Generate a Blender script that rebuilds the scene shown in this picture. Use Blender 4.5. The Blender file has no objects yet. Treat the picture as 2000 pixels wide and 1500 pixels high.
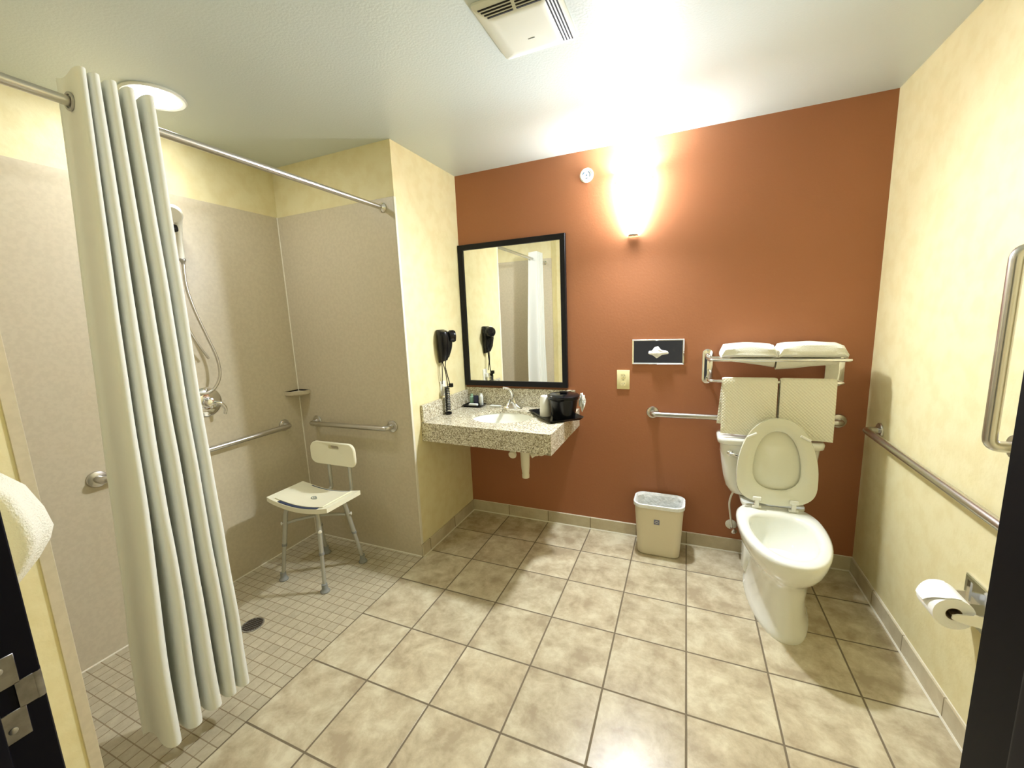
import bpy, bmesh, math, random
from mathutils import Vector, Matrix
from mathutils import noise as mnoise
random.seed(7)
PI = math.pi
sc = bpy.context.scene
COL = sc.collection

# ------------------------------------------------------------------ camera, world, exposure
cam_d = bpy.data.cameras.new('camera'); cam = bpy.data.objects.new('camera', cam_d); COL.objects.link(cam)
cam_d.sensor_width = 36.0; cam_d.lens = 796.71 / 2000 * 36; cam_d.clip_start = 0.01; cam_d.clip_end = 50
_r = Vector((0.92096507, 0.38760691, -0.03980229)); _u = Vector((-0.02566232, 0.16226646, 0.98641322)); _f = Vector((-0.38879915, 0.9074307, -0.15938863))
cam.matrix_world = Matrix(((_r.x, _u.x, -_f.x, 1.5183), (_r.y, _u.y, -_f.y, -2.6701), (_r.z, _u.z, -_f.z, 1.4882), (0, 0, 0, 1)))
sc.camera = cam
sc.view_settings.view_transform = 'Standard'; sc.view_settings.look = 'None'
sc.view_settings.exposure = 0.82; sc.view_settings.gamma = 1.0; sc.view_settings.use_curve_mapping = False
WORLD_STRENGTH = 0.03
SCONCE_EMIT = 42.0
SCONCE_ADDED_SPOT = 80.0
SCONCE_BULB = 10.0
DOWN_EMIT = 45.0
w = bpy.data.worlds.new('world'); sc.world = w; w.use_nodes = True
w.node_tree.nodes['Background'].inputs[0].default_value = (1.0, 1.0, 0.95, 1)
w.node_tree.nodes['Background'].inputs[1].default_value = WORLD_STRENGTH

# ------------------------------------------------------------------ dimensions
W, H, D1, XS = 2.416, 2.482, 0.690, -0.933
YN, YD = -2.244, -2.47            # near partition edge, inside face of door wall
T = 0.3108; X0 = 0.0026; Y0 = -0.9236
ZP = 2.185

# ------------------------------------------------------------------ materials
def srgb(r, g, b):
    f = lambda c: (c / 255 / 12.92) if c / 255 <= 0.04045 else ((c / 255 + 0.055) / 1.055) ** 2.4
    return (f(r), f(g), f(b), 1)
def mat(name, col, rough=0.5, metal=0.0, bump=None, var=None, spec=None, emit=None, trans=0.0, coat=0.0, sss=0.0, alpha=1.0):
    m = bpy.data.materials.new(name); m.use_nodes = True
    nt = m.node_tree; b = nt.nodes['Principled BSDF']
    b.inputs['Base Color'].default_value = col; b.inputs['Roughness'].default_value = rough; b.inputs['Metallic'].default_value = metal
    if spec is not None: b.inputs['Specular IOR Level'].default_value = spec
    if coat: b.inputs['Coat Weight'].default_value = coat; b.inputs['Coat Roughness'].default_value = 0.05
    if trans: b.inputs['Transmission Weight'].default_value = trans
    if sss:
        b.inputs['Subsurface Weight'].default_value = sss; b.inputs['Subsurface Scale'].default_value = 0.02
    b.inputs['Alpha'].default_value = alpha
    if emit:
        b.inputs['Emission Color'].default_value = emit[0]; b.inputs['Emission Strength'].default_value = emit[1]
    tc = nt.nodes.new('ShaderNodeTexCoord')
    if bump:   # (scale, strength, distance)
        n = nt.nodes.new('ShaderNodeTexNoise'); n.inputs['Scale'].default_value = bump[0]; n.inputs['Detail'].default_value = 3
        nt.links.new(tc.outputs['Object'], n.inputs['Vector'])
        bp = nt.nodes.new('ShaderNodeBump'); bp.inputs['Strength'].default_value = bump[1]; bp.inputs['Distance'].default_value = bump[2]
        nt.links.new(n.outputs['Fac'], bp.inputs['Height']); nt.links.new(bp.outputs['Normal'], b.inputs['Normal'])
    if var:    # (scale, colour2, low, high)
        n = nt.nodes.new('ShaderNodeTexNoise'); n.inputs['Scale'].default_value = var[0]; n.inputs['Detail'].default_value = 5
        nt.links.new(tc.outputs['Object'], n.inputs['Vector'])
        r = nt.nodes.new('ShaderNodeValToRGB'); r.color_ramp.elements[0].position = var[2]; r.color_ramp.elements[1].position = var[3]
        r.color_ramp.elements[0].color = col; r.color_ramp.elements[1].color = var[1]
        nt.links.new(n.outputs['Fac'], r.inputs['Fac']); nt.links.new(r.outputs['Color'], b.inputs['Base Color'])
    return m

M = {}
M['yellow'] = mat('yellow_wall_paint', srgb(231, 221, 175), 0.55, bump=(55, 0.25, 0.004), var=(14, srgb(226, 214, 164), 0.42, 0.62))
M['accent'] = mat('terracotta_wall_paint', srgb(167, 107, 70), 0.55, bump=(70, 0.2, 0.003), var=(1.5, srgb(163, 105, 67), 0.3, 0.7))
M['ceiling'] = mat('ceiling_paint', srgb(208, 217, 214), 0.30, bump=(110, 0.25, 0.003))
M['panel'] = mat('shower_panel', srgb(205, 194, 167), 0.38, var=(60, srgb(199, 188, 161), 0.4, 0.6))
M['grout'] = mat('pale_caulk', srgb(232, 226, 205), 0.5)
M['chrome'] = mat('chrome', (0.82, 0.82, 0.82, 1), 0.09, 1.0)
M['steel'] = mat('brushed_steel', (0.62, 0.60, 0.56, 1), 0.28, 1.0)
M['dullsteel'] = mat('dull_steel', (0.45, 0.44, 0.42, 1), 0.4, 1.0)
M['porcelain'] = mat('porcelain', srgb(240, 240, 228), 0.08, coat=0.5)
M['seat'] = mat('toilet_seat_plastic', srgb(226, 224, 200), 0.25)
M['plastic'] = mat('white_plastic', srgb(238, 236, 222), 0.35)
M['cream'] = mat('cream_plastic', srgb(243, 233, 180), 0.35)
M['chair'] = mat('shower_chair_plastic', srgb(244, 240, 212), 0.4)
M['alu'] = mat('aluminium_tube', srgb(190, 190, 180), 0.45, 0.6)
M['rubber'] = mat('grey_rubber', srgb(140, 142, 136), 0.7)
M['navy'] = mat('navy_seat_stripe', srgb(50, 62, 88), 0.6)
M['towel'] = mat('white_terry', srgb(244, 242, 226), 0.95, bump=(260, 0.8, 0.004))
M['black'] = mat('black_plastic', (0.005, 0.005, 0.006, 1), 0.2, spec=0.3)
M['blackmatte'] = mat('black_wood', (0.006, 0.006, 0.008, 1), 0.4, spec=0.25)
M['doorpaint'] = mat('dark_navy_door_paint', (0.0025, 0.0025, 0.008, 1), 0.5, spec=0.15)
M['plate'] = mat('satin_steel_plate', (0.34, 0.33, 0.33, 1), 0.35, 1.0, var=(30, (0.18, 0.17, 0.17, 1), 0.4, 0.7))
M['bin'] = mat('beige_bin_plastic', srgb(226, 216, 188), 0.45)
M['paper'] = mat('tissue_paper', srgb(250, 250, 246), 0.9, bump=(120, 0.3, 0.002))
M['tube'] = mat('cardboard_core', srgb(150, 130, 100), 0.9)
M['blue'] = mat('blue_grey_label', srgb(120, 122, 150), 0.5)
M['bluemark'] = mat('pale_blue_marks', srgb(60, 95, 130), 0.5)
M['greymark'] = mat('grey_mark', srgb(110, 120, 115), 0.5)
M['dark'] = mat('slot_shade', (0.01, 0.01, 0.01, 1), 0.8)  # near-black colour painted as the shade inside the vent slots
M['pvc'] = mat('white_pipe_cover', srgb(236, 230, 205), 0.4)
M['water'] = mat('bowl_water', srgb(225, 238, 235), 0.02, spec=0.8)
M['mirror'] = mat('mirror_glass', (0.93, 0.95, 0.93, 1), 0.0, 1.0)
M['vent'] = mat('vent_plastic', srgb(228, 230, 218), 0.4)
M['soap'] = mat('soap_wrapper', srgb(240, 244, 240), 0.4)
M['navypack'] = mat('navy_packet', srgb(40, 42, 70), 0.3)
M['green'] = mat('green_bottle', srgb(150, 190, 165), 0.2)
M['lens'] = mat('downlight_lens', (1, 1, 1, 1), 0.5, emit=((0.97, 0.98, 1.0, 1), DOWN_EMIT))
M['glow'] = mat('sconce_glass', (1, 1, 1, 1), 0.4, emit=((0.94, 0.97, 1.0, 1), SCONCE_EMIT))
M['liner'] = mat('bin_liner', srgb(238, 240, 236), 0.25, bump=(40, 0.8, 0.01))

def fabric(name, col, tr=0.3, bump=(30, 0.15, 0.004)):
    m = mat(name, col, 0.85, bump=bump)
    nt = m.node_tree; b = nt.nodes['Principled BSDF']; out = nt.nodes['Material Output']
    t = nt.nodes.new('ShaderNodeBsdfTranslucent'); t.inputs['Color'].default_value = col
    mx = nt.nodes.new('ShaderNodeMixShader'); mx.inputs[0].default_value = tr
    nt.links.new(b.outputs[0], mx.inputs[1]); nt.links.new(t.outputs[0], mx.inputs[2]); nt.links.new(mx.outputs[0], out.inputs[0])
    return m
M['curtain'] = fabric('curtain_cloth', srgb(248, 249, 240), 0.22, (60, 0.15, 0.003))

def math_node(nt, op, a, b=None):
    n = nt.nodes.new('ShaderNodeMath'); n.operation = op
    for i, v in enumerate((a, b)):
        if v is None: continue
        if isinstance(v, (int, float)): n.inputs[i].default_value = v
        else: nt.links.new(v, n.inputs[i])
    return n.outputs[0]

def tile_mat(name, pitch, ox, oy, gap, c1, c2, c3, grout, nscale, rough, axes=('X', 'Y'), bumpd=0.002):
    """tiles from world-space position; colours vary inside each tile and from tile to tile"""
    m = bpy.data.materials.new(name); m.use_nodes = True; nt = m.node_tree; b = nt.nodes['Principled BSDF']
    tc = nt.nodes.new('ShaderNodeNewGeometry'); sep = nt.nodes.new('ShaderNodeSeparateXYZ'); nt.links.new(tc.outputs['Position'], sep.inputs[0])
    masks = []; cells = []
    for ax, off in zip(axes, (ox, oy)):
        if off is None: continue
        u = math_node(nt, 'DIVIDE', math_node(nt, 'SUBTRACT', sep.outputs[ax], off), pitch)
        cells.append(math_node(nt, 'FLOOR', u))
        fr = math_node(nt, 'FRACT', math_node(nt, 'ADD', u, 0.5))
        d = math_node(nt, 'ABSOLUTE', math_node(nt, 'SUBTRACT', fr, 0.5))
        mr = nt.nodes.new('ShaderNodeMapRange'); mr.inputs[1].default_value = gap / pitch * 0.5 * 0.8; mr.inputs[2].default_value = gap / pitch * 0.5 * 1.35
        nt.links.new(d, mr.inputs[0]); masks.append(mr.outputs[0])
    mask = masks[0] if len(masks) == 1 else math_node(nt, 'MINIMUM', masks[0], masks[1])
    cmb = nt.nodes.new('ShaderNodeCombineXYZ'); nt.links.new(cells[0], cmb.inputs[0])
    if len(cells) > 1: nt.links.new(cells[1], cmb.inputs[1])
    wn = nt.nodes.new('ShaderNodeTexWhiteNoise'); nt.links.new(cmb.outputs[0], wn.inputs['Vector'])
    vm = nt.nodes.new('ShaderNodeVectorMath'); vm.operation = 'MULTIPLY_ADD'; vm.inputs[1].default_value = (7, 7, 7)
    nt.links.new(wn.outputs['Color'], vm.inputs[0]); nt.links.new(tc.outputs['Position'], vm.inputs[2])
    n1 = nt.nodes.new('ShaderNodeTexNoise'); n1.inputs['Scale'].default_value = nscale; n1.inputs['Detail'].default_value = 9; n1.inputs['Roughness'].default_value = 0.66
    n1.inputs['Distortion'].default_value = 0.2
    nt.links.new(vm.outputs[0], n1.inputs['Vector'])
    r = nt.nodes.new('ShaderNodeValToRGB'); e = r.color_ramp.elements
    e[0].position = 0.36; e[0].color = c1; e[1].position = 0.64; e[1].color = c3
    k = e.new(0.5); k.color = c2
    nt.links.new(n1.outputs['Fac'], r.inputs['Fac'])
    mv = nt.nodes.new('ShaderNodeMapRange'); mv.inputs[3].default_value = 0.93; mv.inputs[4].default_value = 1.05
    nt.links.new(wn.outputs['Value'], mv.inputs[0])
    mm = nt.nodes.new('ShaderNodeVectorMath'); mm.operation = 'SCALE'; nt.links.new(r.outputs[0], mm.inputs[0]); nt.links.new(mv.outputs[0], mm.inputs['Scale'])
    mx = nt.nodes.new('ShaderNodeMix'); mx.data_type = 'RGBA'; mx.inputs[6].default_value = grout
    nt.links.new(mask, mx.inputs[0]); nt.links.new(mm.outputs[0], mx.inputs[7]); nt.links.new(mx.outputs[2], b.inputs['Base Color'])
    rg = nt.nodes.new('ShaderNodeMapRange'); rg.inputs[3].default_value = 0.8; rg.inputs[4].default_value = rough
    nt.links.new(mask, rg.inputs[0]); nt.links.new(rg.outputs[0], b.inputs['Roughness'])
    hs = math_node(nt, 'ADD', mask, math_node(nt, 'MULTIPLY', n1.outputs['Fac'], 0.5))
    bp = nt.nodes.new('ShaderNodeBump'); bp.inputs['Strength'].default_value = 0.5; bp.inputs['Distance'].default_value = bumpd
    nt.links.new(hs, bp.inputs['Height']); nt.links.new(bp.outputs['Normal'], b.inputs['Normal'])
    return m
TC = (srgb(176, 161, 132), srgb(198, 185, 154), srgb(218, 209, 179))
M['tile'] = tile_mat('floor_tile', T, X0, Y0, 0.007, *TC, srgb(118, 105, 82), 9.0, 0.27)
TB = (srgb(186, 172, 142), srgb(200, 188, 158), srgb(212, 202, 174))
M['tile_x'] = tile_mat('base_tile_x', T, X0, None, 0.005, *TB, srgb(140, 126, 98), 5, 0.35, bumpd=0.001)
M['tile_y'] = tile_mat('base_tile_y', T, Y0, None, 0.005, *TB, srgb(140, 126, 98), 5, 0.35, axes=('Y',), bumpd=0.001)
MS = (srgb(184, 174, 146), srgb(192, 182, 154), srgb(200, 191, 163))
M['mosaic'] = tile_mat('shower_mosaic_tile', T / 6, X0, Y0, 0.0035, *MS, srgb(150, 134, 106), 25, 0.35, bumpd=0.001)

def granite():
    m = bpy.data.materials.new('speckled_granite'); m.use_nodes = True; nt = m.node_tree; b = nt.nodes['Principled BSDF']
    tc = nt.nodes.new('ShaderNodeTexCoord')
    v = nt.nodes.new('ShaderNodeTexVoronoi'); v.inputs['Scale'].default_value = 190; nt.links.new(tc.outputs['Object'], v.inputs['Vector'])
    bw = nt.nodes.new('ShaderNodeSeparateColor'); nt.links.new(v.outputs['Color'], bw.inputs[0])
    r = nt.nodes.new('ShaderNodeValToRGB'); r.color_ramp.interpolation = 'CONSTANT'; e = r.color_ramp.elements
    e[0].position = 0; e[0].color = srgb(128, 118, 96); e[1].position = 0.14; e[1].color = srgb(166, 155, 128)
    for p, c in ((0.36, srgb(196, 188, 162)), (0.62, srgb(214, 208, 184)), (0.86, srgb(236, 232, 214))):
        k = e.new(p); k.color = c
    nt.links.new(bw.outputs[0], r.inputs[0]); nt.links.new(r.outputs[0], b.inputs['Base Color'])
    b.inputs['Roughness'].default_value = 0.18
    return m
M['granite'] = granite()

def waffle():
    m = mat('waffle_towel', srgb(240, 236, 212), 0.95); nt = m.node_tree; b = nt.nodes['Principled BSDF']
    tc = nt.nodes.new('ShaderNodeTexCoord'); mp = nt.nodes.new('ShaderNodeMapping'); mp.inputs['Rotation'].default_value = (0, PI / 4, 0)
    nt.links.new(tc.outputs['Object'], mp.inputs[0]); sp = nt.nodes.new('ShaderNodeSeparateXYZ'); nt.links.new(mp.outputs[0], sp.inputs[0])
    s = math_node(nt, 'ADD', math_node(nt, 'SINE', math_node(nt, 'MULTIPLY', sp.outputs[0], 540)), math_node(nt, 'SINE', math_node(nt, 'MULTIPLY', sp.outputs[2], 540)))
    bp = nt.nodes.new('ShaderNodeBump'); bp.inputs['Strength'].default_value = 0.35; bp.inputs['Distance'].default_value = 0.002
    nt.links.new(s, bp.inputs['Height']); nt.links.new(bp.outputs[0], b.inputs['Normal'])
    return m
M['waffle'] = waffle()

# ------------------------------------------------------------------ geometry helpers
def finish(name, bm, m, parent=None, smooth=True, angle=40, loc=None):
    bmesh.ops.recalc_face_normals(bm, faces=bm.faces)
    me = bpy.data.meshes.new(name); bm.to_mesh(me); bm.free()
    me.materials.append(m)
    if smooth:
        me.shade_smooth() if hasattr(me, 'shade_smooth') else None
        try: me.set_sharp_from_angle(angle=math.radians(angle))
        except Exception: pass
    o = bpy.data.objects.new(name, me); COL.objects.link(o)
    if parent:
        o.parent = parent
        o.location = (0, 0, 0)
    return o
def B(): return bmesh.new()
def box(bm, x0, x1, y0, y1, z0, z1, bev=0.0, seg=2):
    r = bmesh.ops.create_cube(bm, size=1)['verts']
    for v in r: v.co = Vector((x0 + (v.co.x + .5) * (x1 - x0), y0 + (v.co.y + .5) * (y1 - y0), z0 + (v.co.z + .5) * (z1 - z0)))
    if bev:
        ed = list({e for v in r for e in v.link_edges})
        bmesh.ops.bevel(bm, geom=ed, offset=bev, segments=seg, affect='EDGES', profile=0.5)
def rings(bm, rs, cap0=True, cap1=True, closed=True, loop=False):
    vs = [[bm.verts.new(p) for p in r] for r in rs]; n = len(vs[0])
    pairs = list(zip(vs, vs[1:])) + ([(vs[-1], vs[0])] if loop else [])
    for a, b in pairs:
        for i in range(n if closed else n - 1):
            j = (i + 1) % n
            bm.faces.new((a[i], a[j], b[j], b[i]))
    if not loop:
        if cap0: bm.faces.new(vs[0])
        if cap1: bm.faces.new(vs[-1][::-1])
    return vs
def frame_for(t):
    t = t.normalized(); a = Vector((0, 0, 1)) if abs(t.z) < 0.9 else Vector((1, 0, 0))
    n = t.cross(a).normalized(); return n, t.cross(n).normalized()
def smooth_path(pts, r=0.0, seg=6):
    """round the corners of a polyline"""
    pts = [Vector(p) for p in pts]
    if r <= 0: return pts
    out = [pts[0]]
    for a, b, c in zip(pts, pts[1:], pts[2:]):
        d1 = (a - b); d2 = (c - b); rr = min(r, d1.length * 0.49, d2.length * 0.49)
        p, q = b + d1.normalized() * rr, b + d2.normalized() * rr
        for k in range(seg + 1):
            t = k / seg; out.append((1 - t) ** 2 * p + 2 * t * (1 - t) * b + t * t * q)
    out.append(pts[-1]); return out
def catmull(pts, seg=8):
    pts = [Vector(p) for p in pts]; P = [pts[0] * 2 - pts[1]] + pts + [pts[-1] * 2 - pts[-2]]; out = []
    for i in range(1, len(P) - 2):
        p0, p1, p2, p3 = P[i - 1:i + 3]
        for k in range(seg):
            t = k / seg
            out.append(0.5 * ((2 * p1) + (-p0 + p2) * t + (2 * p0 - 5 * p1 + 4 * p2 - p3) * t * t + (-p0 + 3 * p1 - 3 * p2 + p3) * t ** 3))
    out.append(pts[-1]); return out
def tube(bm, pts, r, n=12, cap=True):
    pts = [Vector(p) for p in pts]; rs = []
    rad = r if callable(r) else (lambda t: r)
    t0 = (pts[1] - pts[0]).normalized(); nrm, _ = frame_for(t0); L = len(pts)
    for i, p in enumerate(pts):
        if i == 0: t = pts[1] - pts[0]
        elif i == L - 1: t = pts[-1] - pts[-2]
        else: t = (pts[i + 1] - pts[i]).normalized() + (pts[i] - pts[i - 1]).normalized()
        t.normalize(); nrm = (nrm - t * nrm.dot(t)).normalized(); bn = t.cross(nrm)
        rr = rad(i / (L - 1))
        rs.append([p + (nrm * math.cos(2 * PI * k / n) + bn * math.sin(2 * PI * k / n)) * rr for k in range(n)])
    rings(bm, rs, cap, cap)
def lathe(bm, prof, o=(0, 0, 0), ax=(0, 0, 1), n=28, cap=True):
    """prof: (radius, height along axis)"""
    ax = Vector(ax).normalized(); u, v = frame_for(ax); o = Vector(o)
    rings(bm, [[o + ax * h + (u * math.cos(2 * PI * k / n) + v * math.sin(2 * PI * k / n)) * max(r, 1e-5) for k in range(n)] for r, h in prof], cap, cap)
def sphere(bm, c, r, sx=1, sy=1, sz=1, seg=20):
    m = Matrix.Translation(c) @ Matrix.Diagonal((r * sx, r * sy, r * sz, 1))
    bmesh.ops.create_uvsphere(bm, u_segments=seg, v_segments=seg // 2 + 2, radius=1, matrix=m)
def rrect(cx, cy, hx, hy, r, z, n=6):
    out = []
    for qx, qy, a0 in ((1, 1, 0), (-1, 1, PI / 2), (-1, -1, PI), (1, -1, 1.5 * PI)):
        for k in range(n + 1):
            a = a0 + k / n * PI / 2
            out.append(Vector((cx + qx * (hx - r) + r * math.cos(a), cy + qy * (hy - r) + r * math.sin(a), z)))
    return out
def thing(name, label, cat, loc=(0, 0, 0), group=None):
    o = bpy.data.objects.new(name, None); COL.objects.link(o); o.location = loc; o.empty_display_size = 0.05
    o['label'] = label; o['category'] = cat
    if group: o['group'] = group
    return o
def tag(o, label, cat, group=None):
    o['label'] = label; o['category'] = cat
    if group: o['group'] = group
    return o
def part(name, bm, m, root, angle=40, label=None, smooth=True, at=None):
    """a part given in world coordinates, made local to its (unrotated) thing; at = the accumulated location for sub-parts"""
    off = Vector(at) if at is not None else Vector(root.location)
    bmesh.ops.translate(bm, verts=bm.verts, vec=-off)
    o = finish(name, bm, m, root, smooth, angle)
    if label: o['label'] = label
    return o
def sub(name, bm, m, par, root, **k): return part(name, bm, m, par, at=Vector(root.location), **k)
def struct(name, bm, m, smooth=False, parent=None):
    o = finish(name, bm, m, parent, smooth)
    if parent is None: o['kind'] = 'structure'
    return o

# ------------------------------------------------------------------ room shell
bm = B(); box(bm, 0.0, W + .1, -2.75, 0.1, -0.1, 0); struct('floor', bm, M['tile'])
bm = B(); box(bm, XS - .1, 0.0, -2.75, 0.1, -0.1, 0); struct('floor', bm, M['mosaic']).name = 'floor_shower'
bm = B(); box(bm, XS - .1, W + .1, -2.75, 0.1, H, H + .1); struct('ceiling', bm, M['ceiling'])
bm = B(); box(bm, 0, W + .1, 0, 0.1, 0, H); struct('wall_back', bm, M['accent'])
bm = B(); box(bm, W, W + .1, -2.75, 0, 0, H); struct('wall_right', bm, M['yellow'])
bm = B(); box(bm, XS - .1, 0, -D1, 0.1, 0, H); struct('wall_divider', bm, M['yellow'])
bm = B(); box(bm, XS - .1, XS, YN, -D1, 0, H); struct('wall_left', bm, M['yellow'])
bm = B(); box(bm, XS - .1, 0, -2.75, YN, 0, H); struct('wall_near', bm, M['yellow'])
DX0, DX1, DT = 0.672, 1.644, 0.15     # rough opening of the doorway
bm = B()
box(bm, 0, DX0 - .012, YD - DT, YD, 0, H); box(bm, DX1 + .012, W, YD - DT, YD, 0, H); box(bm, DX0 - .012, DX1 + .012, YD - DT, YD, 2.12, H)
struct('wall_front', bm, M['yellow'])
# shower surround panels (6 mm)
pt = 0.006
bm = B(); box(bm, XS, XS + pt, YN, -D1, 0, ZP, .001, 1); struct('wall_panel_left', bm, M['panel'])
bm = B(); box(bm, XS + pt, -0.001, -D1 - pt, -D1, 0, ZP, .001, 1); struct('wall_panel_back', bm, M['panel'])
bm = B(); box(bm, XS + pt, -0.001, YN, YN + pt, 0, ZP, .001, 1); struct('wall_panel_near', bm, M['panel'])
bm = B(); box(bm, -0.002, 0.004, YN - 0.019, YN + pt + .001, 0, ZP, .001, 1); struct('trim_near', bm, M['panel'])
bm = B(); box(bm, -0.004, 0.003, -D1 - pt, -D1 + 0.012, 0.085, ZP, .001, 1); struct('trim_divider', bm, M['grout'])
bm = B()
tube(bm, [(XS + pt, -D1 - pt, 0), (XS + pt, -D1 - pt, ZP)], .005, 6)
struct('trim_shower_corner', bm, M['grout'])
bm = B()
tube(bm, [(XS + pt, YN + pt, .001), (XS + pt, -D1 - pt, .001), (-0.004, -D1 - pt, .001)], .005, 6)
struct('trim_shower_floor', bm, M['grout'])
# tile baseboards with pale caulk lines
bt = 0.010; bh = 0.083
bm = B(); box(bm, bt, W, -bt, 0, 0, bh, .001, 1); struct('baseboard_back', bm, M['tile_x'])
bm = B(); box(bm, W - bt, W, YD, -bt, 0, bh, .001, 1); struct('baseboard_right', bm, M['tile_y'])
bm = B(); box(bm, 0, bt, -D1 - .004, 0, 0, bh, .001, 1); struct('baseboard_left', bm, M['tile_y'])
bm = B()
tube(bm, [(bt, -bt, .001), (W - bt, -bt, .001)], .006, 6); tube(bm, [(W - bt, -bt, .001), (W - bt, YD, .001)], .006, 6); tube(bm, [(bt, -D1, .001), (bt, -bt, .001)], .006, 6)
tube(bm, [(bt, 0, bh), (W, 0, bh)], .003, 6); tube(bm, [(W, 0, bh), (W, YD, bh)], .003, 6)
struct('trim_caulk', bm, M['grout'])

# doorway: dark hollow-metal frame, its stop and the strike plate on the left jamb
fr = B()
jy0, jy1 = YD - DT - .012, YD + .0005
box(fr, DX0 - .012, 0.689, jy0, jy1, 0, 2.12, .002, 1); box(fr, 1.627, DX1 + .012, jy0, jy1, 0, 2.12, .002, 1)
box(fr, 0.689, 1.627, jy0, jy1, 2.09, 2.12, .002, 1)
box(fr, 0.689, 0.703, jy0 + .01, YD - .045, 0, 2.09, .003, 2); box(fr, 1.612, 1.627, jy0 + .01, YD - .045, 0, 2.09, .003, 2)
df = struct('door_1', fr, M['doorpaint'], True)
sp = B(); zc = 1.006
box(sp, 0.6885, 0.6905, YD - .050, YD - .020, zc - .062, zc - .018, .0006, 1); box(sp, 0.6885, 0.6905, YD - .050, YD - .020, zc + .018, zc + .062, .0006, 1)
box(sp, 0.6885, 0.6905, YD - .026, YD - .004, zc - .020, zc + .020, .0006, 1); box(sp, 0.6885, 0.6905, YD - .054, YD - .048, zc - .020, zc + .020, .0006, 1)
rings(sp, [[Vector((x, y, zc + s)) for s in (-.020, .020)] + [Vector((x + .002, y, zc + s)) for s in (.020, -.020)] for x, y in ((.6885, YD - .008), (.689, YD - .003), (.687, YD), (.680, YD + .002))])
spo = finish('strike_plate', sp, M['plate'], df)
for dz in (-.045, .045):
    s = B(); lathe(s, [(.0045, 0), (.0045, .0012), (.003, .002)], (0.6903, YD - .036, zc + dz), (1, 0, 0), 14); finish('screw', s, M['dullsteel'], spo)

# ------------------------------------------------------------------ grab bars
def grab_bar(label, a, b, nrm, off=0.06, r=0.0165, fr_=0.038, name='grab_bar'):
    a = Vector(a); b = Vector(b); nrm = Vector(nrm)
    t = thing(name, label, 'grab bar', tuple(a), None)
    bm = B(); tube(bm, smooth_path([a + nrm * .004, a + nrm * off, b + nrm * off, b + nrm * .004], 0.05, 8), r, 16); part('bar', bm, M['steel'], t)
    for p in (a, b):
        bm = B(); lathe(bm, [(fr_, 0), (fr_, .003), (fr_ * .93, .008), (fr_ * .6, .012), (r, .0125)], p + nrm * 0.0008, nrm, 28); part('flange', bm, M['steel'], t)
    return t
grab_bar('horizontal brushed steel grab bar on the left shower wall, running behind the curtain', (XS + pt, -.838, .846), (XS + pt, -1.79, .842), (1, 0, 0))
grab_bar('short horizontal steel grab bar on the shower wall above the shower chair', (-.782, -D1 - pt, .847), (-.147, -D1 - pt, .853), (0, -1, 0))
grab_bar('horizontal steel grab bar on the terracotta wall, passing behind the hanging towels', (1.339, 0, .863), (2.295, 0, .866), (0, -1, 0))
grab_bar('long horizontal steel grab bar on the right yellow wall above the toilet paper', (W, -.176, .868), (W, -1.24, .85), (-1, 0, 0))
grab_bar('vertical steel grab bar on the right yellow wall, beside the dark door frame', (W, -1.055, 1.058), (W, -1.055, 1.62), (-1, 0, 0), off=.062)
grab_bar('vertical steel bar on the door wall, seen only at the right edge of the mirror', (.075, YD, 1.0), (.075, YD, 1.36), (0, 1, 0), off=.04, r=.01, fr_=.02, name='wall_bar')

# ------------------------------------------------------------------ sink counter, bowl, faucet
ct = thing('sink_counter', 'speckled beige granite sink counter hung in the corner under the mirror', 'counter', (0, 0, .745))
zt = .862
def corner(y):   # right edge x at depth y
    return .862
bm = B()
fl, frr = -.602, -.648
# slab with an oval hole
cxb, cyb, rx, ry = .435, -.325, .205, .175
NN = 64
outer = []
for k in range(NN):
    a = 2 * PI * k / NN; d = Vector((math.cos(a), math.sin(a)))
    best = 1e9
    # ray against the 4 edges
    P = [Vector((.001, -.001)), Vector((.001, fl)), Vector((.866, frr)), Vector((.866, -.001))]
    for i in range(4):
        p, q = P[i], P[(i + 1) % 4]; e = q - p; den = d.x * e.y - d.y * e.x
        if abs(den) < 1e-9: continue
        w0 = p - Vector((cxb, cyb)); t = (w0.x * e.y - w0.y * e.x) / den; s = (w0.x * d.y - w0.y * d.x) / den
        if t > 0 and -1e-6 <= s <= 1 + 1e-6: best = min(best, t)
    outer.append(Vector((cxb, cyb)) + d * best)
# snap nearest samples to the real corners
for c in P:
    i = min(range(NN), key=lambda i: (outer[i] - c).length); outer[i] = c.copy()
inner = [Vector((cxb + rx * math.cos(2 * PI * k / NN), cyb + ry * math.sin(2 * PI * k / NN))) for k in range(NN)]
r3 = lambda L, z: [Vector((p.x, p.y, z)) for p in L]
rings(bm, [r3(inner, zt), r3(outer, zt), r3(outer, zt - .02), r3(inner, zt - .02)], loop=True)
top = part('countertop', bm, M['granite'], ct, 30)
bm = B()   # apron: front and right side
def prism(bm, poly, z0, z1): rings(bm, [[Vector((x, y, z0)) for x, y in poly], [Vector((x, y, z1)) for x, y in poly]])
prism(bm, [(.001, fl), (.866, frr), (.866, frr + .022), (.001, fl + .022)], .744, zt - .0205)
prism(bm, [(.866, frr + .0225), (.866, -.001), (.844, -.001), (.844, frr + .0225)], .744, zt - .0205)
part('apron', bm, M['granite'], ct, 30)
bm = B(); box(bm, .0, .84, -.020, -.001, zt + .0005, .990, .002, 1); part('backsplash', bm, M['granite'], ct, 30)
bm = B(); box(bm, .001, .020, fl + .002, -.0205, zt + .0005, .972, .002, 1); part('side_splash', bm, M['granite'], ct, 30)
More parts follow.
